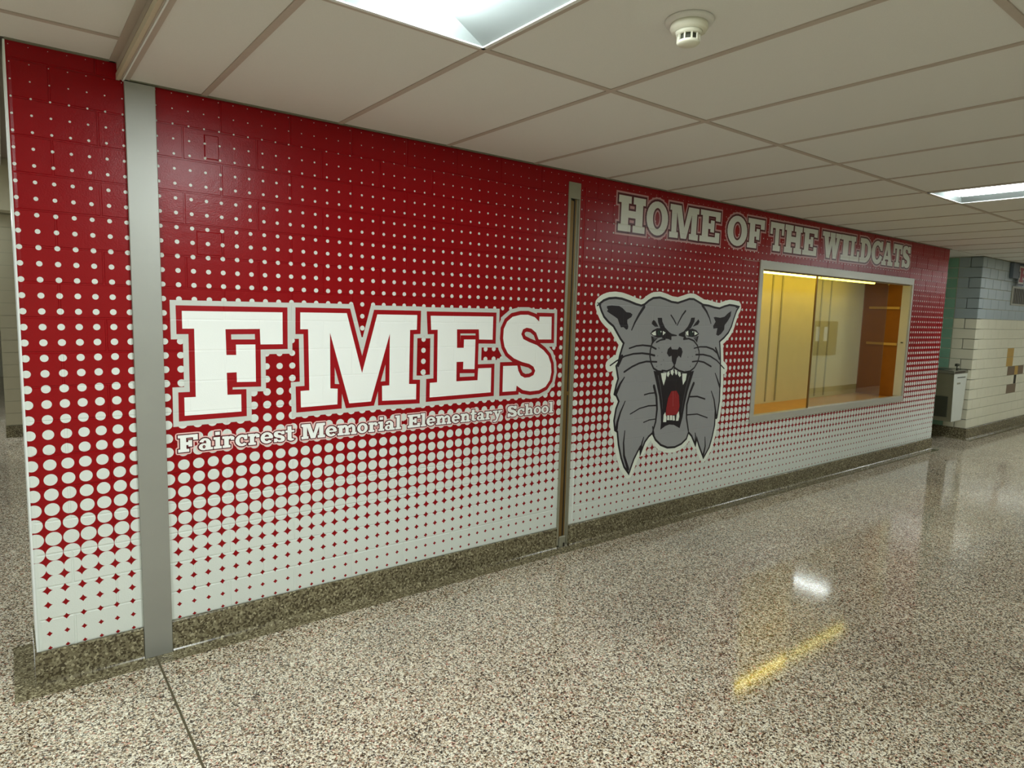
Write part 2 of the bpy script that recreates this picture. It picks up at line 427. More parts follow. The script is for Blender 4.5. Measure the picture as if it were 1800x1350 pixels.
def size_seen(c):
    (a, b, c0, c1), _ = c
    x = (a + b) / 2; z = (c0 + c1) / 2
    d = Vector((x, 0, z)) - Vector(CAM)
    return (b - a) * (c1 - c0) * abs(d.y) / d.length ** 3
cells.sort(key=size_seen, reverse=True)
SV, SF, SU = [], [], []
JV, JF, JU = [], [], []
for i, (p, uvf) in enumerate(cells):
    V, F, U = block(p[0], p[1], p[2], p[3], uvf, lch=.010 if p[0] < WX0 + .001 else 0)
    if i < 298:
        mesh_obj('glazed_block', V, F, M['mural'], mur, uvs=U)
    else:
        k = len(SV); SV += V; SU += U; SF += [tuple(k + q for q in f) for f in F]
    k = len(JV); a, b, c, d = p
    J = [(a, .0024, c), (b, .0024, c), (b, .0024, d), (a, .0024, d)]; JV += J; JU += [uvf(v[0], v[2]) for v in J]; JF.append((k, k + 1, k + 2, k + 3))
o = mesh_obj('glazed_block_field', SV, SF, M['mural'], mur, uvs=SU); o['kind'] = 'stuff'
o = mesh_obj('wrapped_joint', JV, JF, M['mural'], mur, uvs=JU); o['kind'] = 'stuff'
o['label'] = 'shallow joints between the blocks, covered by the same print'

# the two blank plates under the vinyl, and the rounded ridge beside the folding-door channel
def uvbox(name, x0, x1, z0, z1, t, uvf, label, c=.004):
    V = [(x0, 0, z0), (x1, 0, z0), (x1, 0, z1), (x0, 0, z1), (x0 + c, -t, z0 + c), (x1 - c, -t, z0 + c), (x1 - c, -t, z1 - c), (x0 + c, -t, z1 - c)]
    F = [(4, 5, 6, 7), (0, 1, 5, 4), (1, 2, 6, 5), (2, 3, 7, 6), (3, 0, 4, 7)]
    o = mesh_obj(name, V, F, M['mural'], mur, uvs=[uvf(v[0], v[2]) for v in V]); o['label'] = label
pa, pb = wp(358, 236), wp(385, 283); uvbox('blank_plate', pa.x, pb.x, pb.z, pa.z, .005, uv_mid, 'small square plate under the red vinyl, upper one')
pa, pb = wp(345, 406), wp(391, 451); uvbox('blank_plate', pa.x, pb.x, pb.z, pa.z, .003, uv_mid, 'small square plate under the red vinyl, lower one')
uvbox('print_over_channel', 2.796, 2.882, 2.381, 2.441, .0002, uv_mid, 'red print above the steel channel', .0005)
V, F, U = [], [], []
for zz in (.15, 2.36):
    for j in range(7):
        a = math.pi * j / 6; x = 2.925 - .010 * math.cos(a); V.append((x, .0 - .006 * math.sin(a), zz)); U.append(uv_right(x, zz))
for j in range(6): F.append((j, j + 1, j + 8, j + 7))
mesh_obj('rounded_ridge', V, F, M['mural'], mur, uvs=U, smooth=True)

# coved terrazzo base
def cove(name, x0, x1, y0=0.0, h=BASE, t=.012, r=.028, parent=None, axis=0, mat='base'):
    pts = [(y0, h), (y0 - t + .004, h), (y0 - t, h - .004), (y0 - t, r)]
    for j in range(1, 7):
        a = math.pi / 2 * j / 6; pts.append((y0 - t - r * (1 - math.cos(a)), r - r * math.sin(a)))
    pts += [(y0, 0)]
    m_ = MB()
    if axis == 0: m_.poly_prism(pts, 0, x0, x1)
    else: m_.poly_prism(pts, 1, x0, x1)
    return structure(m_.build(name, M[mat]))
cove('baseboard_back', WX0 - .012, .364)
structure(MB().box((WX0 - .013, -.010, 0), (WX0 - .0065, .30, BASE), 0, .002).build('baseboard_end', M['base']))
for a_, b_ in (((-.092, -.094, 0), (9.02, -.010, .0014)), ((-.092, -.010, 0), (-.020, .42, .0014)), ((10.06, -.094, 0), (24, -.010, .0014))):
    box('border_strip', a_, b_, M['border'], fl)['label'] = 'olive terrazzo border strip along the foot of the wall'
cove('baseboard_back', .478, 2.779)
cove('baseboard_back', 2.886, WX1 + .01)
structure(box('trim_1', (WX0 - .006, -.002, .145), (WX0 + .0005, .30, CZL), M['lampwhite']))['label'] = 'white painted end face of the red wall'

# ---------------------------------------------------------------- aluminium column cover
c = thing('column_cover', (.42, -.009, 0), 'tall flat satin aluminium cover strip from floor to ceiling on the red wall', 'column cover')
box('cover_plate', (.366, -.017, .001), (.476, .006, CZ - .004), M['alu'], c, .0015)
box('edge_seal', (.474, -.010, .001), (.4775, .004, CZ - .004), M['mortar_d'], c)
own(c)

# ---------------------------------------------------------------- folding door channel
c = thing('folding_partition_channel', (2.83, 0, 0), 'narrow steel framed bronze door channel recessed in the red wall, between lettering and wildcat', 'door channel')
f_ = MB(); f_.box((2.781, -.006, .02), (2.799, .010, 2.38)); f_.box((2.874, -.006, .02), (2.882, .010, 2.38)); f_.box((2.799, -.006, 2.281), (2.874, .010, 2.38))
f_.build('steel_frame', M['steel'], c)
box('bronze_stile', (2.799, .004, .06), (2.838, .020, 2.27), M['bronze'], c, .003)
box('steel_stile', (2.862, .006, .06), (2.874, .026, 2.28), M['steel'], c, .001)
box('bronze_stile', (2.850, .007, .06), (2.862, .026, 2.28), M['bronze'], c, .001)
box('dark_slot', (2.8385, .0065, .06), (2.8495, .050, 2.275), M['dark'], c)  # solid dark fill put in for the shade inside the slot
box('back_plate', (2.803, .045, .0), (2.874, .054, 2.281), M['dark'], c)
box('lock_block', (2.838, .003, 1.028), (2.850, .030, 1.052), M['bronze'], c)
box('foot_guide', (2.812, -.006, .0), (2.866, .030, .075), M['steel'], c, .004)
box('foot_pin', (2.842, -.009, .005), (2.852, -.004, .03), M['dark'], c)
own(c)

# ---------------------------------------------------------------- flat print: cdt union of polygons with outline layers
def ccw(p):
    a = sum(p[i][0] * p[(i + 1) % len(p)][1] - p[(i + 1) % len(p)][0] * p[i][1] for i in range(len(p)))
    return p if a > 0 else p[::-1]
def disc(c, r, n=12): return [(c[0] + r * math.cos(2 * math.pi * j / n), c[1] + r * math.sin(2 * math.pi * j / n)) for j in range(n)]
def grow(polys, wd, round_=False):
    out = [ccw(list(p)) for p in polys]
    if wd <= 0: return out
    res = list(out)
    for p in out:
        n = len(p)
        for i in range(n):
            a, b, cc = Vector(p[i - 1]), Vector(p[i]), Vector(p[(i + 1) % n])
            d1 = (b - a); d2 = (cc - b)
            if d1.length < 1e-7 or d2.length < 1e-7: continue
            d1.normalize(); d2.normalize()
            n1 = Vector((d1.y, -d1.x)); n2 = Vector((d2.y, -d2.x))
            res.append([tuple(b), tuple(b + n2 * wd), tuple(cc + n2 * wd), tuple(cc)])
            cr = d1.x * d2.y - d1.y * d2.x
            if cr > 1e-4:
                mi_ = (n1 + n2)
                if mi_.length > .6 and not round_:
                    mv = mi_ / mi_.length * (wd / max(.3, math.cos(math.acos(max(-1, min(1, n1.dot(n2)))) / 2)))
                    res.append([tuple(b), tuple(b + n1 * wd), tuple(b + mv), tuple(b + n2 * wd)])
                else: res.append(disc(b, wd))
    return res
def union(polys):
    V, Fc = [], []
    for p in polys:
        p = ccw(list(p)); k = len(V); V += [Vector(q) for q in p]; Fc.append(list(range(k, k + len(p))))
    r = delaunay_2d_cdt(V, [], Fc, 0, 1e-6)
    vo, fo = r[0], r[2]
    cen = np.array([[sum(vo[q].x for q in f) / len(f), sum(vo[q].y for q in f) / len(f)] for f in fo])
    keep = np.zeros(len(fo), bool)
    for p in polys:                                   # a triangle stays when it lies inside any of the polygons
        a = np.array(p); b = np.roll(a, -1, 0); lo, hi = a.min(0), a.max(0)
        idx = np.nonzero(~keep & (cen[:, 0] > lo[0]) & (cen[:, 0] < hi[0]) & (cen[:, 1] > lo[1]) & (cen[:, 1] < hi[1]))[0]
        if not len(idx): continue
        X = cen[idx, 0][:, None]; Z = cen[idx, 1][:, None]
        up = (a[:, 1] <= Z) & (b[:, 1] > Z); dn = (a[:, 1] > Z) & (b[:, 1] <= Z)
        side = (b[:, 0] - a[:, 0]) * (Z - a[:, 1]) - (X - a[:, 0]) * (b[:, 1] - a[:, 1])
        wn = (up & (side > 0)).sum(1) - (dn & (side < 0)).sum(1)
        keep[idx[wn != 0]] = True
    return vo, [f for f, kk in zip(fo, keep) if kk]
def print_obj(name, layers, mats, parent, y0=-.0005, step=.0004):
    """layers: back to front [(polys, material index)] in wall coordinates (x, z)"""
    V, F, I = [], [], []
    for li, (polys, mi) in enumerate(layers):
        vo, fo = union(polys); k = len(V); y = y0 - step * li
        V += [(v.x, y, v.y) for v in vo]; F += [tuple(k + q for q in f) for f in fo]; I += [mi] * len(fo)
    return mesh_obj(name, V, F, mats, parent, I)
def stroke(pts, wd, wd2=None, closed=False):
    """polyline as quads + discs; width tapers from wd to wd2"""
    wd2 = wd if wd2 is None else wd2
    out = []; n = len(pts)
    for i in range(n - 1 + closed):
        a, b = Vector(pts[i]), Vector(pts[(i + 1) % n]); d = b - a
        if d.length < 1e-7: continue
        d.normalize(); nn = Vector((d.y, -d.x))
        wa = (wd + (wd2 - wd) * i / max(1, n - 1)) / 2; wb = (wd + (wd2 - wd) * (i + 1) / max(1, n - 1)) / 2
        out.append([tuple(a + nn * wa), tuple(b + nn * wb), tuple(b - nn * wb), tuple(a - nn * wa)])
        out.append(disc(b, wb, 8))
        if i == 0: out.append(disc(a, wa, 8))
    return out

# big letters traced on the wall
def c2(*p): return [tuple(wp(280 + x / 4.2194, 500 + y / 4.2194).xz) for x, y in p]
def c3(*p): return [tuple(wp(640 + x / 4.2194, 500 + y / 4.2194).xz) for x, y in p]
GF = c2((166, 196), (913, 207), (915, 443), (750, 445), (745, 330), (490, 332), (497, 523), (570, 523), (568, 446), (712, 445), (716, 721), (575, 724), (573, 651), (500, 655), (505, 818), (607, 815), (609, 942), (188, 974), (185, 838), (270, 834), (258, 328), (170, 328))
GM = c2((1045, 207), (1390, 213), (1503, 657)) + c3((97, 222), (393, 227), (390, 336), (340, 338), (332, 738), (386, 738), (384, 852), (133, 863), (132, 752), (186, 748), (190, 365), (50, 868)) + c2((1408, 882), (1265, 358), (1268, 771), (1322, 773), (1320, 889), (1050, 912), (1047, 790), (1112, 785), (1103, 332), (1045, 332))
GE = c3((493, 232), (957, 238), (952, 410), (852, 408), (850, 333), (688, 333), (688, 470), (738, 470), (740, 408), (825, 408), (818, 628), (733, 628), (735, 573), (685, 575), (683, 718), (840, 710), (845, 622), (942, 618), (938, 800), (485, 838), (487, 730), (540, 725), (545, 336), (497, 337))
GS_ = c3((1390, 240), (1387, 408), (1293, 408), (1275, 358), (1240, 328), (1205, 321), (1178, 333), (1165, 368), (1180, 405), (1225, 428), (1280, 450), (1330, 488), (1365, 530), (1385, 590), (1388, 650), (1376, 710), (1345, 758), (1295, 785), (1230, 793), (1175, 783), (1130, 750), (1125, 790), (1025, 797), (1030, 605), (1135, 602), (1143, 640), (1160, 675), (1190, 692), (1225, 688), (1255, 672), (1268, 640), (1255, 610), (1225, 590), (1170, 575), (1110, 548), (1065, 510), (1040, 460), (1030, 400), (1035, 330), (1060, 275), (1100, 240), (1160, 225), (1215, 225), (1265, 243), (1297, 275), (1300, 238))
TR = []
root = thing('acronym_lettering', (1.6, 0, 1.05), 'large white slab letters FMES with red and grey outlines printed on the dotted wall', 'lettering')
for nm, G in (('F', GF), ('M', GM), ('E', GE), ('S', GS_)):
    L = [(grow([G], .046), 2), (grow([G], .0235), 1), (grow([G], 0), 0)]
    o = print_obj('letter', L, [M['v_white'], M['v_red'], M['v_grey']], root, -.0005 if nm in 'FE' else -.00065, .0005)
    o['label'] = 'white slab letter %s with red and grey outline' % nm
own(root)

# glyphs: unit cap height
def norm(G):
    xs = [p[0] for p in G]; zs = [p[1] for p in G]; h = max(zs) - min(zs)
    return [((p[0] - min(xs)) / h, (p[1] - min(zs)) / h) for p in G]
def r_(x0, y0, x1, y1): return [[(x0, y0), (x1, y0), (x1, y1), (x0, y1)]]
def q_(*p): return [list(p)]
def arc(cx, cy, rx, ry, a0, a1, wx, wy, n=20):
    out = []; n = max(4, int(n * abs(a1 - a0) / 360 * 1.2))
    P = lambda a, k: (cx + (rx - wx * k) * math.cos(a), cy + (ry - wy * k) * math.sin(a))
    for j in range(n):
        a, b = math.radians(a0 + (a1 - a0) * j / n), math.radians(a0 + (a1 - a0) * (j + 1) / n)
        out.append([P(a, 0), P(b, 0), P(b, 1), P(a, 1)])
    return out
def shift(ps, dx=0, dy=0, sx=1, sy=1): return [[(x * sx + dx, y * sy + dy) for x, y in p] for p in ps]
GL = {}
GL['F'] = [norm(GF)]; GL['M'] = [norm(GM)]; GL['E'] = [norm(GE)]; GL['S'] = [norm(GS_)]
GL['H'] = r_(.1, 0, .38, 1) + r_(.66, 0, .94, 1) + r_(0, 0, .48, .2) + r_(.56, 0, 1.04, .2) + r_(0, .8, .48, 1) + r_(.56, .8, 1.04, 1) + r_(.3, .4, .72, .6)
GL['I'] = r_(.1, 0, .38, 1) + r_(0, 0, .48, .2) + r_(0, .8, .48, 1)
GL['T'] = r_(.37, 0, .65, 1) + r_(0, .8, 1.02, 1) + r_(0, .58, .17, 1) + r_(.85, .58, 1.02, 1) + r_(.24, 0, .78, .2)
GL['L'] = r_(.1, 0, .38, 1) + r_(0, .8, .5, 1) + r_(0, 0, .88, .2) + r_(.7, 0, .88, .42)
GL['O'] = arc(.48, .5, .48, .5, 0, 360, .28, .19)
GL['D'] = r_(.1, 0, .38, 1) + r_(0, 0, .46, .2) + r_(0, .8, .46, 1) + arc(.42, .5, .5, .5, -90, 90, .28, .2)
GL['C'] = arc(.48, .5, .48, .5, 45, 315, .28, .19) + r_(.74, .6, .9, 1) + r_(.66, .66, .82, .84) + arc(.48, .5, .46, .5, -45, -18, .24, .19)
GL['A'] = q_((.08, .1), (.28, .1), (.56, 1), (.36, 1)) + q_((.36, 1), (.64, 1), (.96, .1), (.66, .1)) + r_(.26, .26, .76, .42) + r_(-.02, 0, .42, .18) + r_(.56, 0, 1.06, .18)
GL['W'] = q_((.1, .9), (.4, .9), (.58, 0), (.34, 0)) + q_((.34, 0), (.56, 0), (.8, .95), (.62, .95)) + q_((.6, .95), (.86, .95), (1.04, 0), (.8, 0)) + q_((.82, 0), (1.04, 0), (1.26, .9), (1.04, .9)) + r_(0, .82, .5, 1) + r_(.54, .82, .9, 1) + r_(.94, .82, 1.36, 1)
st = .23; sf = .15; X = .70
def stem(x, top=X): return r_(x, 0, x + st, top) + r_(x - .08, 0, x + st + .08, sf)
def ear(x, top=X): return r_(x - .09, top - sf, x + st * .5, top)
GL['l'] = stem(.09, 1.04) + ear(.09, 1.04)
GL['i'] = stem(.09) + ear(.09) + r_(.09, .82, .32, 1.02)
GL['o'] = arc(.34, .35, .34, .36, 0, 360, .21, .15)
GL['c'] = arc(.34, .35, .34, .36, 48, 318, .21, .15) + r_(.45, .40, .62, .68)
GL['e'] = arc(.34, .35, .34, .36, 0, 322, .21, .15) + r_(.12, .3, .66, .42)
GL['s'] = shift([norm(GS_)], sx=.74, sy=.71)
GL['t'] = r_(.11, .08, .34, .96) + r_(0, X - .13, .5, X) + arc(.32, .2, .21, .2, 180, 330, .2, .15)
GL['r'] = stem(.09) + ear(.09) + arc(.43, .42, .22, .28, 30, 150, .12, .16) + r_(.42, .44, .6, .62)
GL['n'] = stem(.09) + ear(.09) + arc(.44, .40, .26, .31, 0, 160, .21, .16) + r_(.49, 0, .70, .41) + r_(.42, 0, .78, sf)
GL['h'] = stem(.09, 1.04) + ear(.09, 1.04) + arc(.44, .40, .26, .31, 0, 160, .21, .16) + r_(.49, 0, .70, .41) + r_(.42, 0, .78, sf)
GL['m'] = GL['n'] + arc(.86, .40, .26, .31, 0, 160, .21, .16) + r_(.91, 0, 1.12, .41) + r_(.84, 0, 1.2, sf)
GL['a'] = arc(.25, .2, .25, .21, 0, 360, .18, .11) + r_(.36, 0, .58, .5) + arc(.30, .42, .28, .29, 0, 165, .2, .14) + r_(.4, 0, .68, sf)
GL['y'] = q_((.06, X), (.29, X), (.49, .12), (.31, .02)) + q_((.54, X), (.69, X), (.36, -.22), (.18, -.22)) + r_(-.03, X - .13, .38, X) + r_(.44, X - .13, .8, X) + r_(.02, -.28, .30, -.14)
def bb_(ps):
    xs = [p[0] for q in ps for p in q]; return min(xs), max(xs)
def put(ch, x0, x1, z0, h):
    a, b = bb_(GL[ch]); s_ = (x1 - x0) / (b - a)
    return [[(x0 + (p[0] - a) * s_, z0 + p[1] * h) for p in q] for q in GL[ch]]

# HOME OF THE WILDCATS
zH0, zH1 = wp(1085, 405).z, wp(1086.7, 341.5).z
zS0, zS1 = wp(1592, 471).z, wp(1593, 432).z
root = thing('slogan_lettering', (5.5, 0, 2.12), 'white slab lettering HOME OF THE WILDCATS high on the wall above the display case', 'lettering')
EXT = [('H', 76, 218, 322), ('O', 224, 338, 338), ('M', 346, 499, 358), ('E', 506, 612, 370), ('O', 650, 755, 395), ('F', 757, 845, 405), ('T', 876, 948, 412), ('H', 952, 1044, 425),
       ('E', 1048, 1124, 440), ('W', 1150, 1250, 450), ('I', 1250, 1298, 460), ('L', 1298, 1346, 468), ('D', 1349, 1408, 480), ('C', 1410, 1468, 490), ('A', 1465, 1524, 500), ('T', 1524, 1570, 508), ('S', 1572, 1614, 514)]
for qi, (ch, a, b, py) in enumerate(EXT):
    xa, xb = wp(1060 + a / 3, 300 + py / 3).x, wp(1060 + b / 3, 300 + py / 3).x
    f = (xa - 3.2) / 4.64; z0 = zH0 + (zS0 - zH0) * f; h = (zH1 - zH0) * (1 - f) + (zS1 - zS0) * f
    g = put(ch, xa, xb, z0, h)
    o = print_obj('letter', [(grow(g, .026), 2), (grow(g, .014), 1), (grow(g, 0), 0)], [M['v_white_r'], M['v_maroon'], M['v_rose']], root, -.0005 - .00012 * (qi % 2), .0005)
    o['label'] = 'white slab letter %s with dark red outline' % ch
own(root)

# Faircrest Memorial Elementary School
root = thing('school_name_lettering', (1.6, 0, .91), 'small white lettering Faircrest Memorial Elementary School under the large letters', 'lettering')
zb0, zt0 = wp(313, 795.8).z, wp(311, 765.6).z; zb1, zt1 = wp(971, 724.9).z, wp(971, 706.0).z
for word, a, b in (('Faircrest', 312.2, 517), ('Memorial', 529.5, 704.5), ('Elementary', 715.8, 881.8), ('School', 890.2, 971)):
    xa, xb = wp(a, 770).x, wp(b, 740).x
    ws = [bb_(GL[c_])[1] - bb_(GL[c_])[0] for c_ in word]; gap = .035
    tot = sum(ws) + gap * (len(ws) - 1); s_ = (xb - xa) / tot; x = xa
    for qi, (c_, wd) in enumerate(zip(word, ws)):
        f = (x - .52) / 2.2; z0 = zb0 + (zb1 - zb0) * f; h = (zt0 - zb0) * (1 - f) + (zt1 - zb1) * f * .97
        g = put(c_, x, x + wd * s_, z0, h); x += (wd + gap) * s_
        print_obj('letter', [(grow(g, .0105, True), 2), (grow(g, .0048), 1), (grow(g, 0), 0)], [M['v_white'], M['v_maroon'], M['v_pink']], root, -.0022 - .0001 * (qi % 2), .0004)
own(root)

# ---------------------------------------------------------------- wildcat emblem
def w4(*p): return [tuple(wp(1000 + x / 3.5515, 480 + y / 3.5515).xz) for x, y in p]
def e4(*p): return [tuple(wp(1020 + x / 7.944, 490 + y / 7.944).xz) for x, y in p]   # finer tracing, left half
def e5(*p): return [tuple(wp(1160 + x / 7.944, 490 + y / 7.944).xz) for x, y in p]   # finer tracing, right half
head = e4((280, 358), (330, 318), (400, 290), (490, 283), (580, 295), (680, 330), (770, 368), (850, 392), (900, 372), (960, 320), (1020, 285), (1100, 278)) + \
       e5((0, 278), (70, 300), (160, 338), (250, 352), (330, 325), (410, 297), (470, 300), (530, 335), (600, 378), (680, 390), (760, 415), (830, 428), (900, 400), (970, 380), (1030, 388), (1085, 402)) + \
       e5((1062, 440), (1020, 560), (990, 660), (950, 740), (890, 810), (822, 870), (830, 980), (835, 1150), (833, 1340)) + \
       w4((941, 620), (940, 708), (928, 670), (938, 720), (935, 800), (920, 900), (910, 850), (905, 950), (890, 1020), (872, 1085), (840, 1143), (815, 1075), (797, 1015), (788, 1060), (768, 1012), (745, 985)) + \
       w4((730, 1030), (700, 1060), (660, 1080), (615, 1083), (575, 1067), (543, 1035), (522, 990)) + \
       w4((495, 1015), (470, 1050), (449, 1105), (447, 1070), (425, 1110), (400, 1160), (372, 1240), (348, 1205), (330, 1150), (314, 1070), (306, 985)) + \
       w4((291, 975), (286, 920), (298, 850), (316, 800), (300, 760), (289, 752), (300, 700), (312, 660), (300, 582)) + \
       e4((540, 1180), (560, 1080), (590, 980), (618, 895), (570, 830), (520, 740), (470, 650), (400, 590), (340, 520), (305, 440), (285, 375))
B1 = [];   # black strokes in metres
s1 = .010
def bs(pts, a=s1, b=None): B1.extend(stroke(pts, a * 1.4, None if b is None else b * 1.4))
bs(e4((235, 375), (262, 355), (285, 362)), .006); bs(e4((240, 335), (265, 352)), .005); bs(e5((1062, 400), (1105, 388)), .008); bs(e5((1075, 400), (1100, 408)), .006)
bs(e4((890, 390), (820, 500), (760, 610), (715, 715)), .018, .007); bs(e5((590, 370), (650, 460), (690, 550), (710, 625)), .016, .006)
bs(e5((152, 508), (190, 565), (222, 628)), .008); bs(e5((355, 450), (310, 510), (275, 575), (238, 650)), .011, .006)
# whiskers
bs(e4((682, 972), (780, 938), (870, 928), (980, 940), (1055, 980)), .008, .010); bs(e4((415, 1212), (500, 1150), (620, 1080), (740, 1048), (860, 1040), (960, 1052), (1035, 1072)), .007, .011); bs(e4((610, 1302), (720, 1228), (820, 1180), (920, 1155), (1065, 1160)), .010, .009)
bs(e5((475, 970), (560, 950), (650, 952), (740, 985), (800, 1040), (825, 1110)), .007, .012); bs(e5((500, 1060), (600, 1058), (700, 1082), (790, 1140), (895, 1255)), .010, .007); bs(e5((450, 1158), (530, 1148), (610, 1165), (712, 1225)), .008, .010)
bs(e5((775, 965), (800, 1030), (828, 1120)), .012)
bs(w4((470, 760), (500, 751), (540, 747)), .007); bs(w4((382, 880), (440, 845), (495, 829), (545, 826)), .006, .008); bs(w4((465, 932), (500, 917), (540, 911)), .006)
bs(w4((750, 772), (800, 770), (848, 786)), .009); bs(w4((735, 885), (800, 880), (863, 903)), .007)
# muzzle outline
bs(e4((1040, 850), (1000, 900), (975, 1000), (970, 1080), (985, 1170), (1020, 1250), (1080, 1290), (1150, 1300)), .010); bs(w4((600, 413), (570, 418), (545, 432)), .008)
bs(w4((580, 608), (610, 612), (640, 600), (656, 578)), .009); bs(e5((200, 1180), (200, 1240), (260, 1280), (340, 1305), (420, 1290), (480, 1240), (525, 1160), (545, 1080), (543, 1010), (520, 930), (470, 865), (400, 835), (330, 845)), .009)
bs(w4((656, 570), (656, 600)), .008)
# cheek and chin lines
bs(w4((522, 990), (540, 930), (549, 850), (545, 770), (530, 705)), .010, .018); bs(w4((745, 985), (733, 905), (735, 820), (755, 745), (778, 688)), .010, .018)
bs(w4((530, 1010), (522, 960)), .009)
bs(w4((350, 800), (320, 870), (302, 930), (295, 975)), .006, .020); bs(w4((346, 650), (320, 690), (293, 750)), .006, .020); bs(w4((348, 985), (340, 1060), (343, 1140), (368, 1225)), .006, .018)
bs(w4((330, 520), (314, 560), (306, 580)), .020, .012)
bs(w4((912, 625), (926, 665), (939, 705)), .006, .014); bs(w4((888, 737), (905, 790), (918, 890)), .006, .014); bs(w4((848, 1022), (850, 1080), (838, 1135)), .005, .016); bs(w4((466, 1025), (455, 1060), (449, 1100)), .006, .014); bs(w4((787, 998), (790, 1020), (787, 1055)), .006, .012)
BP = [e4((372, 380), (440, 372), (540, 380), (590, 410), (640, 465), (700, 475), (727, 500), (710, 535), (655, 572), (655, 620), (668, 660), (662, 700), (640, 712), (600, 675), (565, 680), (540, 620), (520, 560), (480, 530), (420, 490), (370, 455), (385, 430), (370, 405)),
      e5((748, 540), (770, 533), (840, 545), (900, 530), (950, 480), (995, 450), (985, 520), (945, 590), (900, 650), (895, 710), (850, 770), (810, 797), (783, 780), (790, 740), (800, 690), (745, 697), (740, 660), (775, 600)),
      e4((1078, 545), (1138, 545), (1145, 600), (1180, 680), (1240, 745), (1271, 765), (1271, 850), (1210, 835), (1195, 780), (1160, 720), (1110, 680), (1085, 610)),
      e5((0, 560), (0, 570), (40, 640), (90, 720), (150, 765), (235, 785), (232, 800), (150, 805), (155, 860), (110, 840), (20, 835), (70, 760), (0, 700)),
      e5((435, 545), (488, 542), (478, 600), (430, 690), (350, 740), (350, 790), (370, 835), (320, 845), (330, 815), (260, 795), (262, 770), (330, 735), (385, 670), (420, 600)),
      e4((1020, 575), (1045, 590), (1090, 670), (1040, 670), (995, 630), (1000, 600)), e5((535, 565), (552, 600), (530, 640), (455, 672), (490, 620)),
      e4((975, 765), (1010, 720), (1070, 690), (1130, 690), (1195, 740), (1195, 780), (1150, 815), (1080, 825), (1020, 800)), e5((345, 755), (390, 710), (450, 695), (510, 720), (545, 770), (510, 800), (450, 815), (385, 805)),
      e4((988, 800), (1080, 830), (1030, 880), (1000, 920)), e5((538, 795), (470, 830), (500, 870), (515, 895)),
      e5((150, 945), (165, 985), (245, 988), (268, 950), (300, 970), (315, 1020), (290, 1105), (262, 1075), (235, 1110), (215, 1195), (190, 1200), (165, 1150), (160, 1075), (125, 1090), (95, 1040), (110, 980)),
      w4((527, 610), (560, 615), (600, 622), (655, 605), (710, 622), (755, 615), (780, 610), (762, 670), (740, 740), (722, 820), (708, 900), (690, 968), (655, 948), (625, 945), (600, 955), (570, 978), (574, 930), (572, 860), (562, 770), (545, 690))]
BP += stroke(w4((560, 468), (563, 472)), .004)
for x, y in ((560, 465), (580, 495), (553, 517), (590, 543), (575, 572), (548, 583), (780, 455), (790, 490), (770, 520), (742, 525), (757, 582), (728, 608)): BP.append(disc(w4((x, y))[0], .0035, 6))
Wt = [w4((573, 625), (608, 622), (603, 660), (590, 702), (580, 665)), w4((706, 627), (735, 627), (728, 668), (711, 698), (706, 660)), w4((611, 622), (625, 612), (628, 630), (618, 650), (611, 640)), w4((634, 608), (648, 602), (654, 618), (645, 640), (634, 625)),
      w4((661, 602), (672, 608), (676, 625), (668, 638), (660, 622)), w4((680, 614), (695, 620), (698, 640), (690, 650), (680, 635)),
      w4((587, 930), (590, 885), (600, 868), (608, 900), (606, 930)), w4((667, 922), (672, 880), (685, 862), (688, 895), (682, 922)), w4((611, 918), (613, 888), (624, 886), (626, 918)), w4((629, 918), (630, 886), (643, 888), (644, 918)), w4((647, 920), (647, 890), (658, 890), (660, 920)),
      e4((990, 762), (1050, 725), (1055, 790), (1020, 790)), e4((1150, 728), (1190, 752), (1150, 790)), e5((355, 750), (392, 722), (395, 795), (365, 780)), e5((478, 730), (528, 765), (480, 790))]
Gn = [disc(e4((1100, 757))[0], .020, 14), disc(e5((437, 765))[0], .019, 14)]
Pp = [disc(e4((1105, 757))[0], .009, 10), disc(e5((440, 765))[0], .009, 10)]
Gl = [disc(e4((1122, 738))[0], .006, 8), disc(e5((455, 740))[0], .006, 8)]
Tg = [w4((603, 888), (606, 845), (618, 780), (638, 737), (670, 734), (685, 762), (689, 830), (682, 862), (672, 882), (640, 888))]
Lg = stroke(w4((556, 640), (568, 700), (580, 790), (584, 850)), .008, .003) + stroke(w4((750, 640), (728, 720), (712, 800), (700, 870)), .007, .003) + [e4((1010, 812), (1070, 832), (1030, 855)), e5((520, 800), (460, 822), (500, 850))]
whisk = stroke(e4((415, 1212), (500, 1150)), .007) + stroke(e5((833, 1190), (895, 1255)), .007)
em = thing('wildcat_emblem', (3.9, 0, .39), 'grey roaring wildcat head emblem with white border on the red wall beside the display case', 'emblem')
def lay(name, polys, mat, k, parent=None, label=None):
    o = print_obj(name, [(polys, 0)], [M[mat]], parent or em, -.0006 - .0004 * k)
    if label: o['label'] = label
    return o
lay('border', grow([head], .050, True) + grow(whisk, .042, True), 'c_white', 0, label='white die cut border')
lay('outline', grow([head], .016) + whisk, 'c_black', 1, label='black outline and whisker tips')
lay('face', grow([head], 0), 'c_grey', 2)
lay('marking', B1 + BP, 'c_black', 3, label='black fur, ear, nose and mouth markings')
for tt in Wt[:11]: lay('tooth', [tt], 'c_white', 4)
for ew, gi, eyp, eyg in ((Wt[11:13], Gn[0], Pp[0], Gl[0]), (Wt[13:], Gn[1], Pp[1], Gl[1])):
    ey = lay('eye', [ew[0]], 'c_white', 4, label='white eye with dark green iris')
    lay('eye_white', [ew[1]], 'c_white', 4, ey); lay('iris', [gi], 'c_green', 5, ey); lay('pupil', [eyp], 'c_black', 6, ey); lay('glint', [eyg], 'c_white', 7, ey)
n1 = len(Lg) - 2
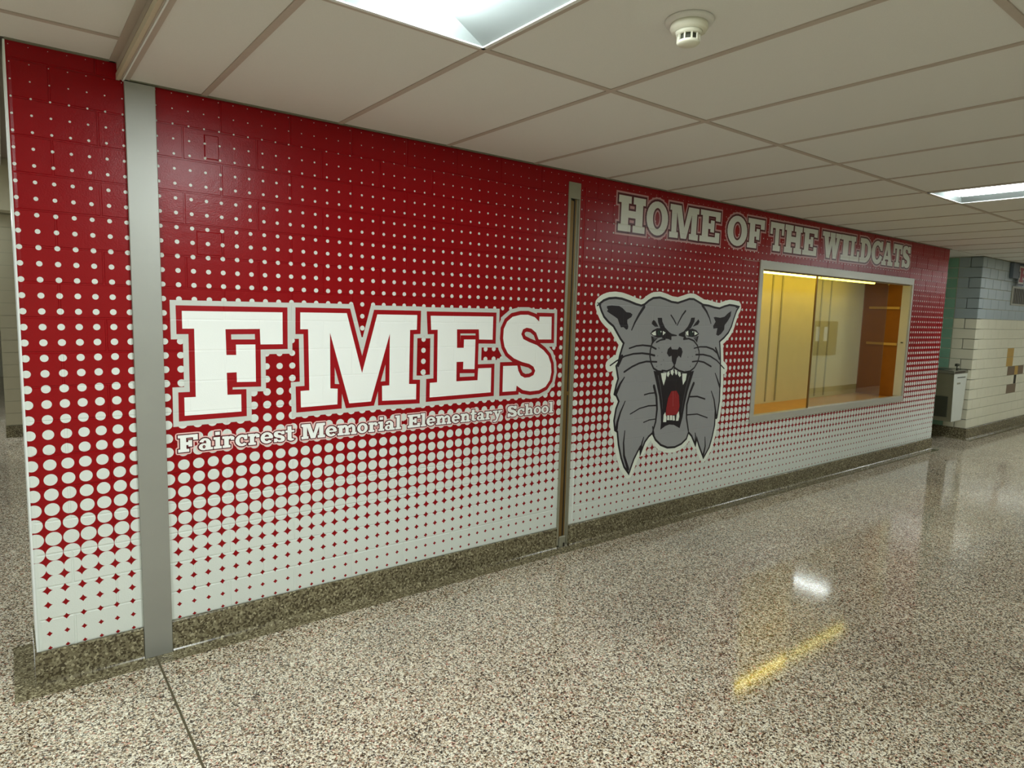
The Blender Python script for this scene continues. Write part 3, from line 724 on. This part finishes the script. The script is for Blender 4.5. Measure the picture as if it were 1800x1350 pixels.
lay('lip_line', Lg[:7], 'c_dgrey', 5); lay('lip_line', Lg[7:n1], 'c_dgrey', 5)
for q in Lg[n1:]: lay('eye_corner', [q], 'c_dgrey', 5)
tn = lay('tongue', Tg, 'c_red', 5); lay('tongue_line', stroke(w4((648, 738), (648, 830)), .003), 'c_rose', 6, tn)
own(em)
# ---------------------------------------------------------------- display case
c = thing('display_case', (6.5, 0, .66), 'recessed display case with aluminium frame, yellow lit back and sliding glass', 'display case')
fr = MB(); fx0, fx1, fz0, fz1 = 4.955, 8.022, .662, 2.044; D0, D1 = -.012, .045
box('frame_rail', (fx0, D0, 1.972), (fx1, D1, fz1), M['frame'], c, .002)
box('frame_rail', (fx0, D0, fz0), (fx1, D1, .724), M['frame'], c, .002)
box('frame_stile', (fx0, D0, .724), (5.006, D1, 1.972), M['frame'], c, .002)
box('frame_stile', (7.985, D0, .724), (fx1, D1, 1.972), M['frame'], c, .002)
box('jamb_panel', (7.975, .0, .722), (7.987, .085, 1.975), M['wallwhite'], c)
box('door_track', (5.0, .012, 1.962), (7.98, .04, 1.975), M['bronze'], c)
box('back_panel', (4.98, .5, .69), (8.0, .515, 2.02), M['casepaint'], c)
box('end_panel', (7.975, .085, .69), (7.99, .5, 2.0), M['amber'], c)
box('end_panel', (4.98, .05, .69), (4.995, .5, 2.0), M['amber'], c)
box('floor_panel', (4.99, .045, .69), (7.98, .5, .702), M['case_floor'], c)
box('top_panel', (4.99, .045, 2.005), (7.98, .5, 2.015), M['casepaint'], c)
for x in (6.014, 6.192, 6.992, 7.193):
    box('shelf_standard', (x - .012, .494, .72), (x + .012, .5, 1.99), M['standard'], c)
box('glass_pane', (5.962, .022, .722), (7.475, .028, 1.972), M['glass'], c)['label'] = 'clear sliding glass pane covering the right half'
box('pane_edge', (5.952, .018, .716), (5.966, .032, 1.972), M['bronze'], c)
for z in (1.715, 1.305):
    box('shelf_cleat', (7.953, .09, z - .014), (7.975, .42, z + .014), M['cleat'], c, .002)
box('keyhole_plate', (7.970, .028, 1.322), (7.976, .052, 1.334), M['grille'], c)
for x0, x1 in ((5.22, 6.33), (6.36, 7.52)):
    t = MB().lathe([(0, 0), (.012, 0), (.012, x1 - x0), (0, x1 - x0)], (x0, .2, 1.975), 16, axis='x').build('fluorescent_tube', M['tube'], c, True)
    box('tube_holder', (x0 - .015, .188, 1.965), (x0, .212, 2.006), M['lampwhite'], c)
own(c)

# ---------------------------------------------------------------- ceiling troffers
def troffer(x0, y1, z, label, lit='lens'):
    wdt = GS; L = 1.219; x1 = x0 + wdt; y0 = y1 - L
    t = thing('ceiling_light', ((x0 + x1) / 2, (y0 + y1) / 2, z), label, 'ceiling light', 'recessed ceiling lights of the corridor')
    r = .014
    f = MB(); f.box((x0 + .010, y0 + .010, z - .004), (x0 + .010 + r, y1 - .010, z + .01)); f.box((x1 - .010 - r, y0 + .010, z - .004), (x1 - .010, y1 - .010, z + .01))
    f.box((x0 + .01, y0 + .010, z - .004), (x1 - .01, y0 + .010 + r, z + .01)); f.box((x0 + .01, y1 - .010 - r, z - .004), (x1 - .01, y1 - .010, z + .01))
    f.build('frame', M['lampwhite'], t)
    a, b, zt = .024, .185, z + .052
    xa, xb, xc, xd = x0 + a, x0 + b, x1 - b, x1 - a; ya, yb = y0 + a, y1 - a; yi, yj = y0 + .07, y1 - .07
    for nm, V in (('reflector_wing', [(xa, ya, z), (xa, yb, z), (xb, yj, zt), (xb, yi, zt)]), ('reflector_wing', [(xd, ya, z), (xd, yb, z), (xc, yj, zt), (xc, yi, zt)]),
                  ('end_plate', [(xa, yb, z), (xd, yb, z), (xc, yj, zt), (xb, yj, zt)]), ('end_plate', [(xa, ya, z), (xd, ya, z), (xc, yi, zt), (xb, yi, zt)])):
        VV = V + [(p[0], p[1], p[2] + .004) for p in V]
        mesh_obj(nm, VV, [(0, 1, 2, 3), (7, 6, 5, 4), (0, 1, 5, 4), (1, 2, 6, 5), (2, 3, 7, 6), (3, 0, 4, 7)], M['wing'], t)
    xm = (x0 + x1) / 2; hw = (xc - xb) / 2 - .004; V, F = [], []; n = 14
    ys = [yi + .004, yi + .02, yi + .05, yj - .05, yj - .02, yj - .004]; sc = [.80, .95, 1, 1, .95, .80]
    for y, s in zip(ys, sc):
        for j in range(n + 1):
            an = math.pi * j / n; V.append((xm - hw * s * math.cos(an), y, zt + .002 - .052 * s * math.sin(an)))
    for i in range(len(ys) - 1):
        for j in range(n): F.append((i * (n + 1) + j, i * (n + 1) + j + 1, (i + 1) * (n + 1) + j + 1, (i + 1) * (n + 1) + j))
    F.append(tuple(range(n + 1))); F.append(tuple(range((len(ys) - 1) * (n + 1), len(ys) * (n + 1)))[::-1])
    mesh_obj('lens', V, F, M[lit], t, smooth=False)
    box('housing', (x0 + .03, y0 + .03, zt + .02), (x1 - .03, y1 - .03, zt + .024), M['lampwhite'], t)
    own(t); return t
LBL = {-4: 'recessed ceiling light behind the camera side of the left ceiling', 0: 'large lit ceiling light above the wall at the top of the photo', 7: 'lit ceiling light at the right edge of the photo',
       14: 'lit ceiling light further down the corridor, mirrored in the case glass', 21: 'distant ceiling light down the corridor', 28: 'farthest ceiling light down the corridor'}
for k in LAMPS:
    if k < 0: continue
    troffer(GX0 + k * GS, -1.219, CZ, LBL[k], {0: 'lens', 7: 'lens_right'}.get(k, 'lens_far'))

# ---------------------------------------------------------------- smoke detector
sx, sy = 1.6, -1.81
d = thing('smoke_detector', (sx, sy, CZ), 'round white smoke detector on the ceiling right of the large light', 'smoke detector')
MB().lathe([(0, .004), (.070, .004), (.072, 0), (.068, -.008), (0, -.008)], (sx, sy, CZ), 40).build('base_plate', M['tile'], d, True)
MB().lathe([(0, -.006), (.054, -.008), (.056, -.020), (.050, -.030), (0, -.030)], (sx, sy, CZ), 40).build('body', M['plastic'], d, True)
MB().lathe([(0, -.028), (.040, -.030), (.036, -.040), (.028, -.040), (0, -.040)], (sx, sy, CZ), 40).build('neck', M['plastic'], d, True)
MB().lathe([(0, -.036), (.027, -.038), (.027, -.058), (0, -.058)], (sx, sy, CZ), 32).build('sensor_core', M['grille'], d, True)
for j in range(10):
    a = 2 * math.pi * j / 10
    b_ = MB().box((-.0022, .029, -.060), (.0022, .034, -.038)); o = b_.build('cage_rib', M['plastic'], d)
    o.data.transform(Matrix.Rotation(a, 4, 'Z')); o.data.transform(Matrix.Translation((sx, sy, CZ)))
MB().lathe([(0, -.056), (.033, -.057), (.034, -.061), (.030, -.065), (0, -.066)], (sx, sy, CZ), 40).build('cap', M['plastic'], d, True)
MB().lathe([(0, -.004), (.004, -.006), (.004, -.026), (0, -.027)], (sx + .05, sy - .015, CZ), 10).build('indicator_led', M['dark'], d, True)
own(d)

# ---------------------------------------------------------------- alcove: side wall, corner wall on the right
CX = 10.14
mside = structure(MB().box((CX + .006, .006, 0), (CX + .15, 3.0, CZ + .06)).build('wall_alcove', M['mortar']))
mright = structure(MB().box((CX + .006, .006, 0), (24, .16, CZ + .06)).build('wall_right_back', M['mortar_d']))
tag(mright, 'block wall right of the alcove, blue grey paint above beige')
def yblock(y0, y1, z0, z1, mat, name, parent, g=.003, ch=.002):
    V = [(CX + .006, y0 + g, z0 + g), (CX + .006, y1 - g, z0 + g), (CX + .006, y1 - g, z1 - g), (CX + .006, y0 + g, z1 - g), (CX, y0 + g + ch, z0 + g + ch), (CX, y1 - g - ch, z0 + g + ch), (CX, y1 - g - ch, z1 - g - ch), (CX, y0 + g + ch, z1 - g - ch)]
    return mesh_obj(name, V, [(4, 7, 6, 5), (0, 4, 5, 1), (1, 5, 6, 2), (2, 6, 7, 3), (3, 7, 4, 0)], mat, parent)
def xblock(x0, x1, z0, z1, mat, name, parent, g=.003, ch=.002):
    V, F, U = block(x0, x1, z0, z1, lambda a, b: (0, 0), g, ch, .004)
    return mesh_obj(name, V, F, mat, parent)
for k in range(1, 18):
    z0, z1 = max(k * COURSE, .15), (k + 1) * COURSE
    mt = M['blue'] if k >= 12 else M['beige']
    ys = [0.0, .14, .275] if k % 2 else [0.0, .275]
    for a, b in zip(ys, ys[1:]): yblock(a, b, z0, z1, mt, 'block', mside)
    y = .275
    while y < 1.5: yblock(y, y + .3048, z0, z1, M['green'], 'green_tile', mside, .006, .001); y += .3048
SPEC = {}
mosaic = [(11.51, 11.80, 7, 'gold'), (11.51, 11.80, 8, 'gold'), (11.60, 11.93, 6, 'brown'), (11.93, 12.08, 6, 'gold'), (12.08, 12.34, 6, 'brown'), (11.93, 12.04, 5, 'black'), (11.64, 12.06, 4, 'brown')]
for k in range(1, 18):
    z0, z1 = max(k * COURSE, .15), (k + 1) * COURSE
    off = CX + (.15 if k % 2 else .0); x = CX
    edges = [CX] + [off + .3048 * j for j in range(0, 14) if off + .3048 * j > CX + .05]
    cuts = [mm for mm in mosaic if mm[2] == k]
    if not cuts:
        segs = list(zip(edges, edges[1:]))
    else:
        lo = min(mm[0] for mm in cuts); hi = max(mm[1] for mm in cuts)
        segs = [(a, min(b, lo)) for a, b in zip(edges, edges[1:]) if a < lo - .01] + [(max(a, hi), b) for a, b in zip(edges, edges[1:]) if b > hi + .01]
    mt = M['blue'] if k >= 12 else M['beige']
    for a, b in segs: xblock(a, b, z0, z1, mt, 'block', mright)
    for a, b, kk, cn in cuts: xblock(a, b, z0, z1, M[cn], 'coloured_tile', mright)['label'] = {'gold': 'ochre wall tile', 'brown': 'taupe wall tile', 'black': 'narrow black wall tile'}[cn]
    if k >= 1:
        box('block_course', (edges[-1] + .003, 0, z0 + .003), (24, .006, z1 - .003), mt, mright)
box('end_wall', (9.3, 3.0, 0), (10.3, 3.1, CZ + .06), M['wallwhite'], mside)
cove('baseboard_right', CX - .012, 24, 0.0, .15)
MBc = [(CX, .15), (CX - .012, .15), (CX - .012, .028)]
m_ = MB(); pts = [(CX + .004, .15), (CX - .010, .15), (CX - .012, .146), (CX - .012, .03), (CX - .022, .008), (CX - .036, 0), (CX + .004, 0)]
m_.poly_prism(pts, 1, -.012, 3.0)
m_.box((CX - .0125, -.0125, 0), (CX + .012, .012, .149))
structure(m_.build('baseboard_alcove', M['base']))
structure(box('wall_alcove_left', (WX1 - .1, .006, 0), (WX1 + .002, 3.0, CZ + .06), M['wallwhite']))

# ---------------------------------------------------------------- drinking fountain
fx, fy0, fy1 = 9.68, .05, .50
d = thing('drinking_fountain', (9.9, .27, .27), 'white drinking fountain with steel top mounted in the alcove past the red wall', 'drinking fountain')
V = [(fx + .05, fy0, .27), (CX - .06, fy0, .27), (CX - .06, fy1, .27), (fx + .05, fy1, .27), (fx, fy0, .90), (CX, fy0, .90), (CX, fy1, .90), (fx, fy1, .90)]
mesh_obj('body', V, [(3, 2, 1, 0), (4, 5, 6, 7), (0, 1, 5, 4), (1, 2, 6, 5), (2, 3, 7, 6), (3, 0, 4, 7)], [M['fbody'], M['enamel']], d, [0, 0, 1, 0, 0, 0])
V2 = [(p[0], p[1] - .004, p[2]) for p in V[:2]] + [(V[5][0], fy0 - .004, .9), (V[4][0], fy0 - .004, .9)]
mesh_obj('side_panel', V2 + [(p[0], p[1] + .004, p[2]) for p in V2], [(0, 1, 2, 3), (7, 6, 5, 4), (0, 4, 5, 1), (1, 5, 6, 2), (2, 6, 7, 3), (3, 7, 4, 0)], M['enamel'], d)['label'] = 'white enamel side panel'
tp = MB(); tp.box((fx - .015, fy0 - .012, .90), (CX, fy1 + .01, .945), 0, .008); o = tp.build('basin_top', M['stain'], d); o['label'] = 'stainless steel top'
MB().lathe([(0, .9455), (.12, .9455), (.13, .952), (.14, .9455)], (9.86, .27, 0), 28).build('basin_ring', M['stain'], d, True)
b_ = MB(); b_.lathe([(0, 0), (.014, 0), (.012, .05), (0, .05)], (10.02, .13, .945), 14); b_.build('spout_base', M['stain'], d, True)
o = box('spout', (9.965, .112, .99), (10.04, .148, 1.025), M['grille'], d, .006)
box('slot_handle', (9.80, fy0 - .0055, .845), (10.08, fy0 - .0035, .857), M['grille'], d)
box('badge', (9.80, fy0 - .0055, .762), (9.92, fy0 - .0035, .785), M['fbody'], d, .0)
gv = MB(); gv.box((fx + .014, .10, .33), (fx + .06, .46, .60)); vr = gv.build('vent_recess', M['grille'], d)
for j in range(8):
    z = .345 + j * .032; xx = fx + .05 * (1 - (z - .27) / .63)
    box('vent_slat', (xx - .006, .10, z), (xx + .004, .46, z + .012), M['fbody'], vr)
own(d)

# ---------------------------------------------------------------- sign and vent on the right wall
d = thing('wall_sign', (12.1, 0, 2.13), 'grey wall sign with a navy outlined red slab letter near the ceiling', 'sign')
box('sign_panel', (11.20, -.05, 2.215), (13.4, -.001, 2.43), M['panel'], d, .006)
gg = put('F', 11.46, 11.78, 2.17, .205)
print_obj('sign_letter', [(grow(gg, .048), 0), (grow(gg, .022), 1), (grow(gg, 0), 2)], [M['navy'], M['sgrey'], M['sred']], d, -.0512, .002)['label'] = 'red slab letter with silver and navy outline'
own(d)
d = thing('wall_vent', (12.0, 0, 1.84), 'dark louvred wall vent under the grey sign at the right edge', 'vent')
vf = MB(); vf.box((11.38, -.012, 1.84), (12.9, 0, 1.865)); vf.box((11.38, -.012, 2.085), (12.9, 0, 2.11)); vf.box((11.38, -.012, 1.865), (11.43, 0, 2.085)); vf.box((12.85, -.012, 1.865), (12.9, 0, 2.085)); vf.build('vent_frame', M['steel'], d)
vb = box('vent_back', (11.43, -.003, 1.865), (12.85, -.001, 2.085), M['grille'], d)
for j in range(18):
    x = 11.46 + j * .078
    box('louvre', (x, -.009, 1.868), (x + .022, -.003, 2.082), M['louvre'], vb)
own(d)

# ---------------------------------------------------------------- left: corridor beyond the wall end
hd = structure(box('trim_2', (-3.5, 3.0, 2.19), (.6, 3.2, CZL + .06), M['farwall'])); hd['label'] = 'pale header beam across the side corridor'
wf = structure(MB().box((-.094, 5.956, 0), (3.0, 6.15, 2.56)).build('wall_far', M['mortar_d']))
for k in range(1, 18):
    z0, z1 = max(k * COURSE, .13), (k + 1) * COURSE
    xs = [-.094] + [-.094 + (.15 if k % 2 else .305) + .3048 * j for j in range(3)]
    for a, b in zip(xs, xs[1:]):
        g = .002; V = [(a + g, 5.95, z0 + g), (b - g, 5.95, z0 + g), (b - g, 5.95, z1 - g), (a + g, 5.95, z1 - g), (a + g, 5.957, z0 + g), (b - g, 5.957, z0 + g), (b - g, 5.957, z1 - g), (a + g, 5.957, z1 - g)]
        mesh_obj('block', V, [(0, 1, 2, 3), (0, 4, 5, 1), (1, 5, 6, 2), (2, 6, 7, 3), (3, 7, 4, 0)], M['farwall'], wf)
structure(box('baseboard_far', (-.098, 5.935, 0), (3.0, 5.95, .13), M['base']))
structure(box('wall_far_end', (-3.5, 12.9, 0), (3, 13, 2.56), M['wallwhite']))
structure(box('trim_3', (-3.5, 3.2, CZL), (3.0, 13, CZL + .05), M['fascia']))['label'] = 'plain ceiling of the side corridor'
troffer(-1.4942, 2.15, CZL, 'added fill light in the side corridor left of the red wall', 'lens_far')  # unseen lamp, added to brighten the side corridor
troffer(-1.4942, -1.507, CZL, 'added fill light in the higher ceiling on the left, out of view', 'lens_fill')  # unseen lamp, added for more light on the left part of the wall
troffer(-1.0, 6.8, CZL - .08, 'added fill light deep in the side corridor', 'lens_fill')  # unseen lamp, added to light the far part of the side corridor
